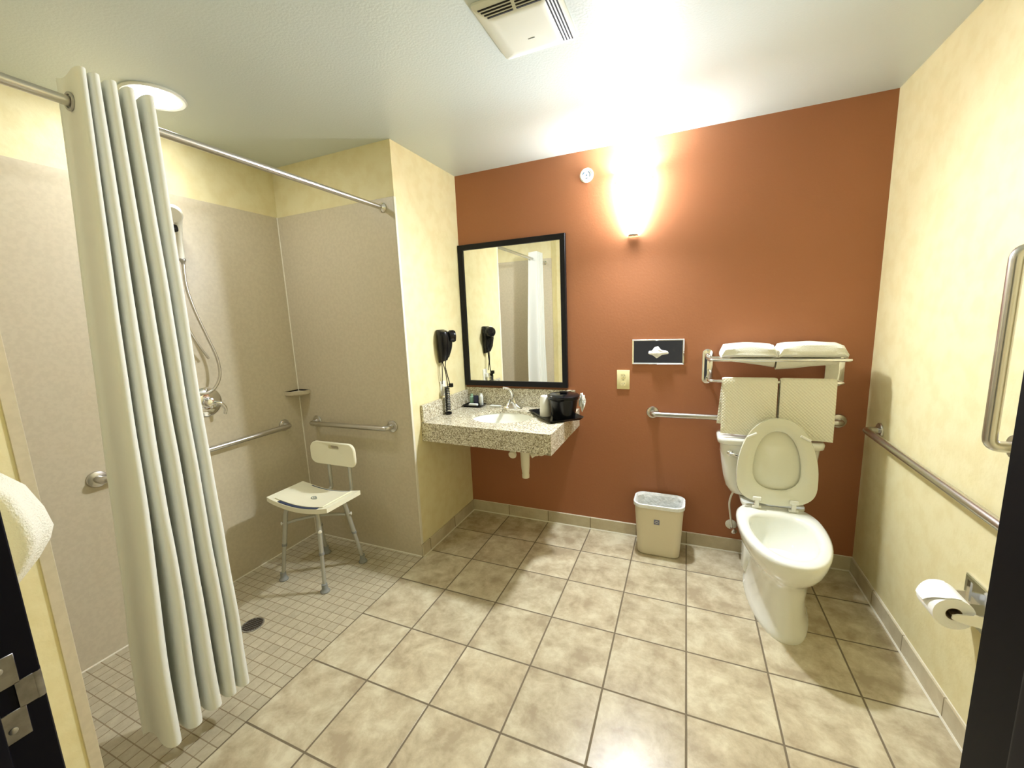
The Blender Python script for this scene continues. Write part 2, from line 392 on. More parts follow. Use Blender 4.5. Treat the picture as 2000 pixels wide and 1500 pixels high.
# bowl
bm = B()
prof = [(1.03, -.021), (1.0, -.03), (.97, -.06), (.88, -.10), (.7, -.13), (.4, -.148), (.12, -.152)]
rr = [[Vector((cxb + rx * s * math.cos(2 * PI * k / 48), cyb + ry * s * math.sin(2 * PI * k / 48), zt + h)) for k in range(48)] for s, h in prof]
rings(bm, rr, False, True)
out = [[Vector((cxb + (rx * s + .01) * math.cos(2 * PI * k / 48), cyb + (ry * s + .01) * math.sin(2 * PI * k / 48), zt + h - (.01 if i else 0))) for k in range(48)] for i, (s, h) in enumerate(prof)]
rings(bm, out, False, True)
sk = part('bowl', bm, M['porcelain'], ct)
bm = B(); lathe(bm, [(.022, 0), (.022, .002), (.014, .003)], (cxb, cyb, zt - .152), (0, 0, 1), 20); sub('drain_ring', bm, M['chrome'], sk, ct)
# drain assembly under the counter
pp = thing('drain_pipe', 'white covered drain pipe and trap hanging under the granite counter', 'pipe', (.575, -.30, .45))
bm = B(); lathe(bm, [(.030, .744 - .45), (.031, .62 - .45), (.028, .53 - .45), (.023, .475 - .45), (.025, .472 - .45), (.024, .452 - .45), (.02, .45 - .45)], (.575, -.30, .45)); part('cover', bm, M['pvc'], pp)
bm = B(); tube(bm, catmull([(.505, -.31, .742), (.502, -.315, .66), (.503, -.335, .617)], 6), .02, 16); lathe(bm, [(.025, 0), (.027, .012), (.024, .018), (.012, .02)], (.505, -.335, .618), (0, -.9, -.3), 20); part('trap', bm, M['pvc'], pp)
bm = B(); tube(bm, catmull([(.603, -.28, .60), (.64, -.25, .62), (.66, -.2, .60), (.66, -.004, .60)], 6), .024, 16); box(bm, .61, .665, -.30, -.24, .60, .742, .012, 2); part('waste_arm', bm, M['pvc'], pp)

# faucet
fx, fy = .405, -.075
fc = thing('faucet', 'chrome single lever faucet at the back of the granite counter', 'faucet', (fx, fy, zt))
bm = B(); rings(bm, [rrect(fx, fy, .075, .026, .024, zt), rrect(fx, fy, .074, .025, .024, zt + .008), rrect(fx, fy, .045, .022, .02, zt + .02), rrect(fx, fy, .026, .022, .02, zt + .05), rrect(fx, fy, .022, .02, .018, zt + .075)]); part('body', bm, M['chrome'], fc)
bm = B(); tube(bm, catmull([(fx, fy, zt + .04), (fx + .005, fy - .05, zt + .062), (fx + .01, fy - .10, zt + .05), (fx + .012, fy - .125, zt + .03)], 6), lambda t: .015 - .004 * t, 14); part('spout', bm, M['chrome'], fc)
bm = B(); tube(bm, catmull([(fx, fy, zt + .07), (fx + .002, fy - .005, zt + .105), (fx - .012, fy - .02, zt + .135), (fx - .04, fy - .05, zt + .15)], 6), lambda t: .016 - .009 * t, 12); sphere(bm, (fx - .04, fy - .05, zt + .15), .009); part('lever', bm, M['chrome'], fc)

# ------------------------------------------------------------------ things on the counter
# small amenity tray
st = thing('amenity_tray', 'small black amenity tray in the back left corner of the counter', 'tray', (.105, -.085, zt))
bm = B(); rings(bm, [rrect(.105, -.085, .07, .045, .012, zt), rrect(.105, -.085, .078, .053, .014, zt + .014), rrect(.105, -.085, .074, .049, .012, zt + .014), rrect(.105, -.085, .067, .042, .01, zt + .006)]); part('dish', bm, M['black'], st)
tag(finish('toiletry_bottle', (lambda b: (lathe(b, [(.014, 0), (.015, .002), (.015, .058), (.009, .064), (.009, .078), (.008, .079)], (.072, -.060, zt + .0065), (0, 0, 1), 18), b)[1])(B()), M['green']), 'tiny pale green toiletry bottle at the back left of the amenity tray', 'bottle')
bm = B(); box(bm, .095, .130, -.078, -.062, zt + .0065, zt + .078, .003); tag(finish('toiletry_packet', bm, M['navypack']), 'small dark navy packet standing upright in the amenity tray', 'packet')
tag(finish('toiletry_bottle', (lambda b: (lathe(b, [(.013, 0), (.0145, .002), (.0145, .068), (.010, .072), (.010, .083), (.009, .084)], (.152, -.064, zt + .0065), (0, 0, 1), 18), b)[1])(B()), M['soap']), 'tiny white toiletry bottle at the right end of the amenity tray', 'bottle')
bm = B(); box(bm, .072, .142, -.118, -.092, zt + .0065, zt + .024, .006, 3); tag(finish('soap_bar', bm, M['soap']), 'white wrapped soap bar lying at the front of the amenity tray', 'soap')
bm = B(); box(bm, .225, .305, -.085, -.05, zt + .0003, zt + .010, .003); tag(finish('soap_packet', bm, M['soap']), 'flat white soap packet lying on the counter left of the faucet', 'soap')

# black serving tray, ice bucket, cups, plastic liner
a0 = Vector((.66, -.75, 0)).normalized(); b0 = Vector((.75, .66, 0)).normalized(); tcn = Vector((.765, -.235, 0))
def tr_ring(hx, hy, r, z): return [tcn + a0 * p.x + b0 * p.y + Vector((0, 0, z)) for p in rrect(0, 0, hx, hy, r, 0)]
tz = zt + .0005
bm = B(); rings(bm, [tr_ring(.165, .105, .02, tz), tr_ring(.180, .120, .025, tz + .016), tr_ring(.176, .116, .023, tz + .016), tr_ring(.160, .100, .02, tz + .005)])
tag(finish('serving_tray', bm, M['black']), 'black rectangular tray overhanging the right edge of the granite counter', 'tray')
bk = thing('ice_bucket', 'black lidded ice bucket standing on the black tray', 'bucket', (.838, -.29, tz + .0055))
zb = tz + .0055
bm = B(); lathe(bm, [(.062, 0), (.068, .002), (.088, .115), (.094, .122), (.094, .130), (.088, .131)], bk.location, (0, 0, 1), 40); part('body', bm, M['black'], bk)
bm = B(); lathe(bm, [(.097, .1315), (.099, .134), (.099, .142), (.085, .150), (.03, .152)], bk.location, (0, 0, 1), 40); lid = part('lid', bm, M['black'], bk)
bm = B(); box(bm, .815, .861, -.30, -.28, zb + .152, zb + .166, .005, 3); sub('lid_knob', bm, M['black'], lid, bk)
cpx, cpy = .712, -.268
for k in range(2):
    cp = B(); h = k * .026
    pro = [(.034, h), (.036, h + .001), (.036, h + .004), (.0305, h + .100), (.028, h + .103), (0, h + .103), (0, h + .1015), (.0275, h + .1015), (.0295, h + .099), (.0345, h + .004)]
    lathe(cp, pro, (cpx, cpy, zb), (0, 0, 1), 26, cap=False)
    tag(finish('foam_cup', cp, M['plastic']), ('lower' if k == 0 else 'upper') + ' white cup of the upside down stack left of the ice bucket', 'cup', 'stacked cups on the black tray')
def crumple(c, r, seed, sx=1, sy=1, sz=1, amp=.5, sub_=3):
    bm = B(); bmesh.ops.create_icosphere(bm, subdivisions=sub_, radius=1)
    for v in bm.verts:
        n = mnoise.noise(v.co * 1.6 + Vector((seed, 0, 0))) + .5 * mnoise.noise(v.co * 4 + Vector((seed, 3, 0)))
        v.co = v.co * (1 + amp * n); v.co = Vector((v.co.x * sx * r, v.co.y * sy * r, v.co.z * sz * r)) + Vector(c)
    return bm
bm = crumple((.925, -.175, zb + .062), .022, 4.2, .8, .7, 2.2, .6)
lo = min(v.co.z for v in bm.verts); bmesh.ops.translate(bm, verts=bm.verts, vec=(0, 0, tz + .017 - lo))
tag(finish('plastic_bag', bm, M['liner'], angle=25), 'crumpled clear white plastic bag tucked behind the right of the ice bucket', 'bag')

# ------------------------------------------------------------------ mirror
mr = thing('wall_mirror', 'tall black framed mirror on the terracotta wall above the sink', 'mirror', (.398, 0, 1.51))
mx0, mx1, mz0, mz1, fw_ = .004, .792, 1.006, 2.012, .036
bm = B()
def quadring(x0, x1, z0, z1, y): return [Vector((x0, y, z0)), Vector((x1, y, z0)), Vector((x1, y, z1)), Vector((x0, y, z1))]
rings(bm, [quadring(mx0, mx1, mz0, mz1, -.001), quadring(mx0, mx1, mz0, mz1, -.024), quadring(mx0 + .003, mx1 - .003, mz0 + .003, mz1 - .003, -.027), quadring(mx0 + fw_, mx1 - fw_, mz0 + fw_, mz1 - fw_, -.022), quadring(mx0 + fw_, mx1 - fw_, mz0 + fw_, mz1 - fw_, -.001)], loop=True)
part('frame', bm, M['blackmatte'], mr, 30)
bm = B(); box(bm, mx0 + fw_ - .002, mx1 - fw_ + .002, -.012, -.004, mz0 + fw_ - .002, mz1 - fw_ + .002); part('glass', bm, M['mirror'], mr, smooth=False)

# ------------------------------------------------------------------ hair dryer on the divider wall
hy = -.345
hd = thing('hair_dryer', 'black wall mounted hair dryer with looped cord on the yellow wall left of the mirror', 'hair dryer', (0, hy, 1.33))
bm = B()
sec = [(.008, 1.212, .018), (.030, 1.228, .026), (.040, 1.27, .040), (.045, 1.33, .050), (.046, 1.38, .052), (.040, 1.415, .046), (.022, 1.432, .03)]
rings(bm, [[Vector((.001 + (.5 + .5 * math.cos(a)) * dd * 1.9, hy + hw * math.sin(a), z)) for a in [2 * PI * k / 24 for k in range(24)]] for dd, z, hw in sec]); part('wall_holder', bm, M['black'], hd)
bm = B(); lathe(bm, [(.034, 0), (.041, .008), (.041, .034), (.034, .046), (.012, .050)], (.066, hy + .024, 1.385), (.78, .62, 0), 28); nz = part('motor_housing', bm, M['black'], hd)
bm = B(); tube(bm, catmull([(.072, hy + .025, 1.36), (.07, hy + .02, 1.31), (.055, hy + .01, 1.25)], 6), lambda t: .02 - .006 * t, 14); part('handle', bm, M['black'], hd)
bm = B(); lathe(bm, [(.012, 0), (.012, .003)], (.071, hy + .0, 1.425), (.4, .2, .9), 16); part('badge', bm, M['plastic'], hd, label='white oval button')
bm = B(); tube(bm, catmull([(.03, hy - .02, 1.22), (.03, hy - .022, 1.15), (.02, hy - .018, 1.07)], 6), .003, 8)
tube(bm, catmull([(.05, hy + .01, 1.25), (.045, hy - .005, 1.19), (.05, hy + .008, 1.12), (.06, hy + .014, 1.06)], 6), .003, 8)
tube(bm, catmull([(.028, hy - .01, 1.22), (.04, hy + .0, 1.15), (.05, hy + .0, 1.06), (.052, hy - .002, 1.02)], 6), .003, 8)
part('cord', bm, M['black'], hd)
bm = B(); N = 150
tube(bm, [(.05 + .014 * math.cos(k * .62) , hy - .01 + .014 * math.sin(k * .62), 1.05 - .165 * k / N) for k in range(N)], .0045, 6); part('coiled_cord', bm, M['black'], hd)
bm = B(); lathe(bm, [(.021, 0), (.023, .004), (.022, .014), (.014, .018)], (.05, hy - .01, zt + .0005), (0, 0, 1), 18); part('cord_end', bm, M['black'], hd)
bm = B(); box(bm, .058, .085, hy - .004, hy + .018, 1.045, 1.072, .004); part('plug', bm, M['black'], hd)
ol = thing('wall_outlet', 'white outlet plate on the yellow wall behind the hair dryer cord', 'outlet', (0, hy + .012, 1.03))
bm = B(); box(bm, .0005, .008, hy - .022, hy + .046, .985, 1.085, .003); part('cover_plate', bm, M['plastic'], ol)
bm = B(); box(bm, .008, .034, hy - .0, hy + .026, 1.015, 1.05, .004); part('socket_block', bm, M['plastic'], ol)

# ------------------------------------------------------------------ sconce
sx, sz0, sz1 = 1.212, 1.95, 2.312
scn = thing('wall_sconce', 'glowing white glass cone wall sconce on the terracotta wall', 'sconce', (sx, 0, 2.13))
bm = B()
def half(r, dpt, z, n=20): return [Vector((sx + r * math.cos(PI * k / n), -.006 - dpt * math.sin(PI * k / n), z)) for k in range(n + 1)]
pr = [(.026, .030, 1.955), (.045, .050, 2.00), (.068, .075, 2.08), (.084, .094, 2.17), (.092, .104, 2.25), (.094, .106, sz1)]
oo = [half(*p) for p in pr]; ii = [half(p[0] - .004, p[1] - .004, p[2]) for p in pr]
vo = rings(bm, oo, False, False, closed=False); vi = rings(bm, ii[::-1], False, False, closed=False)[::-1]
n = len(vo[0])
for i in range(n - 1): bm.faces.new((vo[-1][i], vo[-1][i + 1], vi[-1][i + 1], vi[-1][i])); bm.faces.new((vo[0][i], vo[0][i + 1], vi[0][i + 1], vi[0][i]))
part('glass_shade', bm, M['glow'], scn)
bm = B(); box(bm, sx - .045, sx + .045, -.006, -.0005, 2.0, 2.26, .002, 1); box(bm, sx - .105, sx + .105, -.007, -.001, 2.262, 2.272, .001, 1); part('back_plate', bm, M['dullsteel'], scn)
bm = B(); rings(bm, [half(.027, .031, 1.948), half(.029, .033, 1.952), half(.028, .032, 1.957)]); part('bottom_clip', bm, M['dullsteel'], scn)
ld = bpy.data.lights.new('sconce_bulb', 'POINT'); ld.energy = SCONCE_BULB; ld.color = (.86, .97, 1); ld.shadow_soft_size = .03
lo_ = bpy.data.objects.new('sconce_bulb', ld); COL.objects.link(lo_); lo_.location = (0, -.052, .14); lo_.parent = scn

ls = bpy.data.lights.new('sconce_added_spot', 'SPOT'); ls.energy = SCONCE_ADDED_SPOT; ls.color = (.91, .97, 1.07); ls.shadow_soft_size = .045; ls.spot_size = math.radians(172); ls.spot_blend = .9  # added unseen spot outside the shade, brightens the room beyond the glass glow
lf = bpy.data.objects.new('sconce_added_spot', ls); COL.objects.link(lf); lf.location = (0, -.165, -.01); lf.rotation_euler = (math.radians(90 - 30), 0, PI); lf.parent = scn
lf.rotation_euler = Vector((0, -math.cos(math.radians(40)), -math.sin(math.radians(40)))).to_track_quat('-Z', 'Y').to_euler()

# sprinkler disc
sp_ = thing('wall_sprinkler', 'round white sprinkler cover high on the terracotta wall left of the sconce', 'sprinkler', (.932, 0, 2.337))
bm = B(); lathe(bm, [(.042, 0), (.043, .004), (.038, .010), (.034, .011), (.030, .007), (.01, .006)], (.932, -.0005, 2.337), (0, -1, 0), 32); part('escutcheon', bm, M['plastic'], sp_)
bm = B()
def arcpts(c, r, a0_, a1_, y, n=10): return [(c[0] + r * math.cos(a0_ + (a1_ - a0_) * k / n), y, c[1] + r * math.sin(a0_ + (a1_ - a0_) * k / n)) for k in range(n + 1)]
tube(bm, arcpts((.932, 2.337), .022, -.5, 1.1, -.009), .002, 6); tube(bm, arcpts((.932, 2.337), .022, 2.2, 3.0, -.009), .0025, 6); tube(bm, arcpts((.932, 2.337), .018, -1.9, -1.2, -.009), .0018, 6)
sphere(bm, (.932, -.008, 2.337), .004); part('deflector', bm, M['bluemark'], sp_)

# tissue dispenser
td = thing('tissue_dispenser', 'chrome recessed tissue dispenser plate with a white tissue in its slot', 'tissue holder', (1.362, 0, 1.245))
bm = B()
x0, x1, z0, z1 = 1.211, 1.513, 1.170, 1.325
rings(bm, [quadring(x0, x1, z0, z1, -.001), quadring(x0, x1, z0, z1, -.008), quadring(x0 + .004, x1 - .004, z0 + .004, z1 - .004, -.011), quadring(x0 + .009, x1 - .009, z0 + .009, z1 - .009, -.008)]); part('plate', bm, M['chrome'], td, 25)
bm = B(); ring = lambda hx, hz, y: [Vector((1.362 + p.x, y, 1.247 + p.y)) for p in rrect(0, 0, hx, hz, hz * .98, 0)]
rings(bm, [ring(.098, .014, -.009), ring(.098, .014, -.012), ring(.090, .008, -.012), ring(.090, .008, -.0085)], cap0=False); part('slot', bm, M['chrome'], td)
bm = crumple((1.362, -.018, 1.245), .03, 1.3, 1.9, .35, .45, .5)
for v in bm.verts:
    f = max(0, 1 - abs(v.co.x - 1.362) / .03); v.co.z = 1.247 + (v.co.z - 1.247) * (1 + 1.7 * f)
bmesh.ops.translate(bm, verts=bm.verts, vec=(0, -.0145 - max(v.co.y for v in bm.verts) + .004, 0))
tag(finish('tissue', bm, M['paper'], angle=30), 'white tissue pulled out of the chrome dispenser slot', 'tissue')

# outlet on the terracotta wall
o2 = thing('wall_outlet', 'cream duplex outlet on the terracotta wall below the tissue dispenser', 'outlet', (1.155, 0, 1.068))
bm = B(); box(bm, 1.116, 1.196, -.007, -.0005, 1.006, 1.131, .003); part('cover_plate', bm, M['cream'], o2)
for dz in (.026, -.026):
    bm = B(); rings(bm, [[Vector((1.156 + p.x, y, 1.068 + dz + p.y)) for p in rrect(0, 0, .0165, .014, .010, 0)] for y in (-.006, -.0085)]); s = part('receptacle', bm, M['cream'], o2)
    bm = B()
    for dx in (-.007, .007): box(bm, 1.156 + dx - .0012, 1.156 + dx + .0012, -.0092, -.0084, 1.068 + dz - .001, 1.068 + dz + .007)
    lathe(bm, [(.0022, 0), (.0022, .0008)], (1.156, -.0084, 1.068 + dz - .007), (0, -1, 0), 10); sub('slots', bm, M['greymark'], s, o2)
bm = B(); lathe(bm, [(.003, 0), (.003, .001)], (1.156, -.007, 1.068), (0, -1, 0), 10); part('screw', bm, M['greymark'], o2)

# ------------------------------------------------------------------ towel shelf
xl, xr = 1.642, 2.262
ts = thing('towel_shelf', 'chrome hotel towel shelf with a lower bar on the terracotta wall above the toilet', 'towel rack', (1.95, 0, 1.16))
for x in (xl, xr + .012):
    bm = B(); rings(bm, [[Vector((x + p.x, y, 1.16 + p.y)) for p in rrect(0, 0, hx, hz, hx * .95, 0)] for y, hx, hz in ((-.0005, .028, .102), (-.004, .028, .102), (-.006, .025, .099))]); part('wall_plate', bm, M['chrome'], ts)
SZ = 1.222; SY = -.235
bm = B(); tube(bm, smooth_path([(xl, -.005, SZ), (xl, SY, SZ), (xr, SY, SZ), (xr, -.005, SZ)], .025, 6), .0075, 12)
for y in (-.18, -.125, -.07): tube(bm, [(xl, y, SZ), (xr, y, SZ)], .004, 8)
part('shelf_rails', bm, M['chrome'], ts)
for x in (xl, xr):
    bm = B(); tube(bm, [(x, -.005, SZ + .002), (x, -.05, SZ + .002)], .014, 14); sphere(bm, (x, -.05, SZ + .002), .0155); part('arm', bm, M['chrome'], ts)
BZ, BY = 1.098, -.165
bm = B(); tube(bm, smooth_path([(xl + .002, -.005, BZ - .01), (xl + .002, BY, BZ), (xr - .002, BY, BZ), (xr - .002, -.005, BZ - .01)], .03, 6), .008, 12); part('lower_bar', bm, M['chrome'], ts)

def hung_towel(label, x0, x1, zf, zb_, seed, slant=0.0, slantb=0.0, backshift=0.0):
    """towel folded over the lower bar; front and back sheets joined over the bar"""
    R = .0165; path = []
    n1 = 16
    for k in range(n1 + 1): path.append((BY - R - .006 * (1 - k / n1), zf + (BZ - zf) * k / n1, k / n1, 1))
    for k in range(1, 9): a = PI - k / 9 * PI; path.append((BY + R * math.cos(a), BZ + R * math.sin(a), 1, 0))
    for k in range(n1 + 1): path.append((BY + R + .012 * k / n1, BZ + (zb_ - BZ) * k / n1, 1 - k / n1, -1))
    th = .0065; nx = 22; bm = B(); grid = []
    L = len(path)
    for i, (y, z, s, side) in enumerate(path):
        if i == 0: t = Vector((path[1][0] - y, path[1][1] - z))
        elif i == L - 1: t = Vector((y - path[i - 1][0], z - path[i - 1][1]))
        else: t = Vector((path[i + 1][0] - path[i - 1][0], path[i + 1][1] - path[i - 1][1]))
        t.normalize(); nn = Vector((-t.y, t.x)); row = []
        def pt(j, o):
            u = j / nx; x = x0 + (x1 - x0) * u
            e = th * (1 - .6 * max(0, abs(2 * u - 1) - .9) / .1)
            if i in (0, L - 1): e *= .6
            wv = .004 * mnoise.noise(Vector((x * 9 + seed, z * 4, side))) * (1 - s * .6)
            zz = z - (slant if side > 0 else slantb if side < 0 else 0) * (u) * (1 - s)
            xx = x + (backshift * (1 - s) if side < 0 else 0)
            return Vector((xx, y + nn.x * e * o + wv, zz + nn.y * e * o))
        row = [pt(j, 1) for j in range(nx + 1)] + [pt(j, -1) for j in range(nx, -1, -1)]
        grid.append(row)
    rings(bm, grid)
    return tag(finish('hand_towel', bm, M['waffle'], angle=60), label, 'towel', 'towels hung over the lower bar')
hung_towel('left white waffle towel hung over the lower bar, nearer the flush lever', 1.712, 1.972, .808, .85, 1.0, .008, 0, -.018)
hung_towel('right white waffle towel hung over the lower bar on the side away from the lever', 1.984, 2.226, .806, .85, 5.0, .012, 0, 0)

def folded_towel(label, x0, x1, z1, seed, sag):
    """thick folded bath towel: three folded layers with a rounded front edge"""
    y0, y1 = SY + .008, -.028; n = 34; bm = B(); secs = []
    nxs = 16
    zb0 = SZ + .0085
    for j in range(nxs + 1):
        u = j / nxs; x = x0 + (x1 - x0) * u
        edge = math.sqrt(max(0, 1 - max(0, (abs(2 * u - 1) - .86) / .14) ** 2)); edge = .35 + .65 * edge
        zt_ = z1 - .008 + .012 * math.sin(PI * u); hgt = (zt_ - zb0) * edge; cyy = (y0 + y1) / 2; hyy = (y1 - y0) / 2
        ring_ = []
        for k in range(n):
            a = 2 * PI * k / n; c, s = math.cos(a), math.sin(a)
            yy = cyy + hyy * math.copysign(abs(c) ** .6, c); zz = zb0 + hgt / 2 + hgt / 2 * math.copysign(abs(s) ** .5, s)
            if c < -.6: yy += .004 * math.sin(zz * 260)      # folds show on the front edge
            d = mnoise.noise(Vector((x * 10 + seed, yy * 14, zz * 14))) * .006
            if s < -.2: d = 0
            ring_.append(Vector((x, yy, zz + d)))
        secs.append(ring_)
    rings(bm, secs)
    return tag(finish('bath_towel', bm, M['towel'], angle=60), label, 'towel', 'folded towels on the shelf')
folded_towel('left folded white bath towel lying on the chrome shelf', 1.700, 1.957, 1.300, 2.0, 0)
folded_towel('right folded white bath towel on the chrome shelf, the wider one near the corner', 1.962, 2.250, 1.303, 7.0, 0)
def sag_piece(name, label, pts, y0, y1, seed):
    bm = B(); th = .006; nx = len(pts); prof = []
    rings_ = []
    for (x, zt_, zb__) in pts:
        rr_ = []
        m_ = 8
        for k in range(m_ + 1):
            v_ = k / m_; y = y0 + (y1 - y0) * v_; dip = math.sin(PI * v_)
            rr_.append(Vector((x, y, zt_ - (zt_ - zb__) * dip)))
        for k in range(m_, -1, -1):
            v_ = k / m_; y = y0 + (y1 - y0) * v_; dip = math.sin(PI * v_)
            rr_.append(Vector((x, y, zt_ - (zt_ - zb__) * dip + th)))
        rings_.append(rr_)
    rings(bm, rings_)
    return tag(finish(name, bm, M['towel'], angle=60), label, 'towel')
# washcloth corners that hang between the rails
sag_piece('wash_cloth', 'white cloth sagging between the shelf rails under the left folded towel', [(1.75, SZ - .0135, SZ - .018), (1.82, SZ - .0135, SZ - .028), (1.90, SZ - .0135, SZ - .040), (1.956, SZ - .0135, SZ - .05)], -.172, -.078, 1)
sag_piece('wash_cloth', 'white cloth sagging between the shelf rails under the right folded towel', [(1.964, SZ - .0135, SZ - .062), (2.04, SZ - .0135, SZ - .056), (2.12, SZ - .0135, SZ - .044), (2.225, SZ - .0135, SZ - .034)], -.172, -.078, 2)
bm = B(); rings(bm, [[Vector((x, -.045 + d, z)) for x in ()] or [Vector((2.205, -.056, z)), Vector((2.262 - .004 * (z < 1.12), -.058, z - .0 * 1)), Vector((2.262 - .004 * (z < 1.12), -.050, z)), Vector((2.205, -.048, z))] for z in (1.10, 1.13, 1.16, 1.2045)])
tag(finish('wash_cloth', bm, M['towel']), 'white cloth corner hanging down behind the right end of the towel shelf', 'towel')

# ------------------------------------------------------------------ toilet (local y forward = -world y)
TX = 1.974
tl = thing('toilet', 'white elongated toilet with its seat raised, against the terracotta wall', 'toilet', (TX, -.45, 0))
def egg(hw, yb, yf, z, n=48, pw=1.0, back=.62):
    """outline: widest part sits `back` of the length from the front"""
    L = yf - yb; ym = yb + L * (1 - back); out = []
    for k in range(n):
        a = 2 * PI * k / n; s, c = math.sin(a), math.cos(a)
        x = hw * math.copysign(abs(s) ** pw, s)
        y = ym + (yf - ym) * c if c >= 0 else ym + (ym - yb) * math.copysign(abs(c) ** .75, c)
        out.append(Vector((TX + x, -y, z)))
    return out
bm = B()
outer = [(0, .131, .14, .728), (.02, .132, .14, .730), (.035, .122, .15, .724), (.10, .114, .16, .712), (.17, .112, .165, .706), (.225, .119, .175, .712), (.265, .124, .18, .722), (.295, .140, .185, .750), (.325, .160, .19, .785), (.355, .176, .19, .804), (.385, .184, .19, .814), (.41, .189, .19, .818), (.425, .188, .192, .817)]
sec = [egg(hw, yb, yf, z, pw=.9) for z, hw, yb, yf in outer]
sec += [egg(.178, .20, .808, .433, pw=.9), egg(.160, .25, .785, .434), egg(.143, .31, .763, .432), egg(.136, .325, .752, .424), egg(.134, .33, .748, .405), egg(.130, .335, .74, .38), egg(.118, .35, .715, .33), egg(.092, .39, .67, .28), egg(.062, .43, .61, .245), egg(.03, .46, .56, .225)]
rings(bm, sec)
part('bowl', bm, M['porcelain'], tl, 60)
bm = B(); rings(bm, [egg(.088, .395, .665, .2735), egg(.088, .395, .665, .2745)]); part('water', bm, M['water'], tl)
for s in (-1, 1):   # recessed side panels of the trapway with their bolt caps
    bm = B(); rings(bm, [[Vector((TX + s * xx * 1.0, -(.235 + .075 * math.cos(a) * f), .14 + .115 * math.sin(a) * f - .05 * math.cos(a) * 0)) for a in [2 * PI * k / 28 for k in range(28)]] for xx, f in ((.07, 1.0), (.118, 1.0), (.128, .9), (.131, .7))]); part('trapway', bm, M['porcelain'], tl, 60)
    bm = B(); lathe(bm, [(.016, 0), (.016, .008), (.011, .016), (.003, .019)], (TX + s * .117, -.33, .012), (0, 0, 1), 16); part('bolt_cap', bm, M['porcelain'], tl)
# deck under the tank
bm = B(); rings(bm, [rrect(TX, -.14, .10, .10, .05, .30), rrect(TX, -.14, .13, .115, .05, .38), rrect(TX, -.145, .15, .12, .05, .43), rrect(TX, -.145, .148, .118, .05, .4395)]); part('tank_deck', bm, M['porcelain'], tl, 60)
# tank
TKX = 1.951
def tk(hw, y0_, y1_, r, z):
    pts = rrect(TKX, -(y0_ + y1_) / 2, hw, (y1_ - y0_) / 2, r, z)
    for p in pts:
        if p.y < -(y0_ + y1_) / 2: p.y -= .014 * (1 - ((p.x - TKX) / hw) ** 2)
    return pts
bm = B(); rings(bm, [tk(.13, .03, .155, .04, .44), tk(.175, .022, .17, .045, .452), tk(.198, .018, .178, .05, .49), tk(.213, .016, .184, .05, .55), tk(.226, .014, .188, .05, .64), tk(.236, .014, .192, .05, .742)])
tank = part('tank', bm, M['porcelain'], tl, 60)
bm = B(); rings(bm, [tk(.240, .012, .194, .045, .7425), tk(.250, .008, .204, .05, .749), tk(.252, .008, .206, .05, .770), tk(.248, .010, .203, .05, .781), tk(.235, .02, .19, .045, .784)]); part('tank_lid', bm, M['porcelain'], tl, 60)
bm = B(); lathe(bm, [(.015, 0), (.015, .006), (.008, .012)], (1.762, -.199, .70), (0, -1, 0), 18)
tube(bm, catmull([(1.762, -.212, .70), (1.785, -.222, .698), (1.815, -.228, .690), (1.832, -.230, .684)], 5), lambda t: .0075 + .003 * t, 12); sub('flush_lever', bm, M['chrome'], tank, tl)
# raised seat ring and lid (plane leaning back)
hingey, hingez = -.268, .452; tilt = math.radians(4)
def up(px_, pz_, d):   # px_ across, pz_ along the raised seat, d out towards the front
    v = Vector((0, math.sin(tilt), math.cos(tilt))); nrm = Vector((0, -math.cos(tilt), math.sin(tilt)))
    return Vector((TX + px_, hingey, hingez)) + v * pz_ + nrm * d
def seat_outline(hw, z0_, z1_, d, n=56, flat=.55):
    out = []; zm = z0_ + (z1_ - z0_) * .34
    for k in range(n):
        a = 2 * PI * k / n; s, c = math.sin(a), math.cos(a)
        x = hw * math.copysign(abs(s) ** .92, s); z = zm + (z1_ - zm) * c if c >= 0 else zm + (zm - z0_) * math.copysign(abs(c) ** flat, c)
        out.append(up(x, z, d))
    return out
bm = B()
rings(bm, [seat_outline(.181, .006, .468, .006), seat_outline(.184, .003, .471, .012), seat_outline(.181, .006, .468, .022), seat_outline(.150, .04, .44, .024), seat_outline(.112, .082, .405, .022), seat_outline(.107, .087, .400, .014, flat=.8), seat_outline(.108, .086, .401, .006)], loop=True)
st_ = part('seat_ring', bm, M['seat'], tl, 60)
for s in (-1, 1):
    bm = B(); c = up(s * .118, .375, .027); d = Vector((s * .8, 0, -.45)).normalized()
    c1 = c - d * .024; c2 = c + d * .024
    tube(bm, [c1, c2], .0065, 10); sub('bumper', bm, M['plastic'], st_, tl)
    bm = B(); box(bm, TX + s * .083 - .022, TX + s * .083 + .022, -.296, -.272, .4345, .449, .004); box(bm, TX + s * .083 - .010, TX + s * .083 + .010, -.300, -.284, .437, .492, .004)
    box(bm, TX + s * .083 - .020, TX + s * .083 + .020, -.302, -.286, .480, .500, .005); part('hinge', bm, M['plastic'], tl)
bm = B(); rings(bm, [seat_outline(.170, .012, .462, -.014), seat_outline(.178, .004, .466, -.010), seat_outline(.178, .004, .466, -.002), seat_outline(.172, .010, .46, .001)]); part('seat_cover', bm, M['seat'], tl, 60)
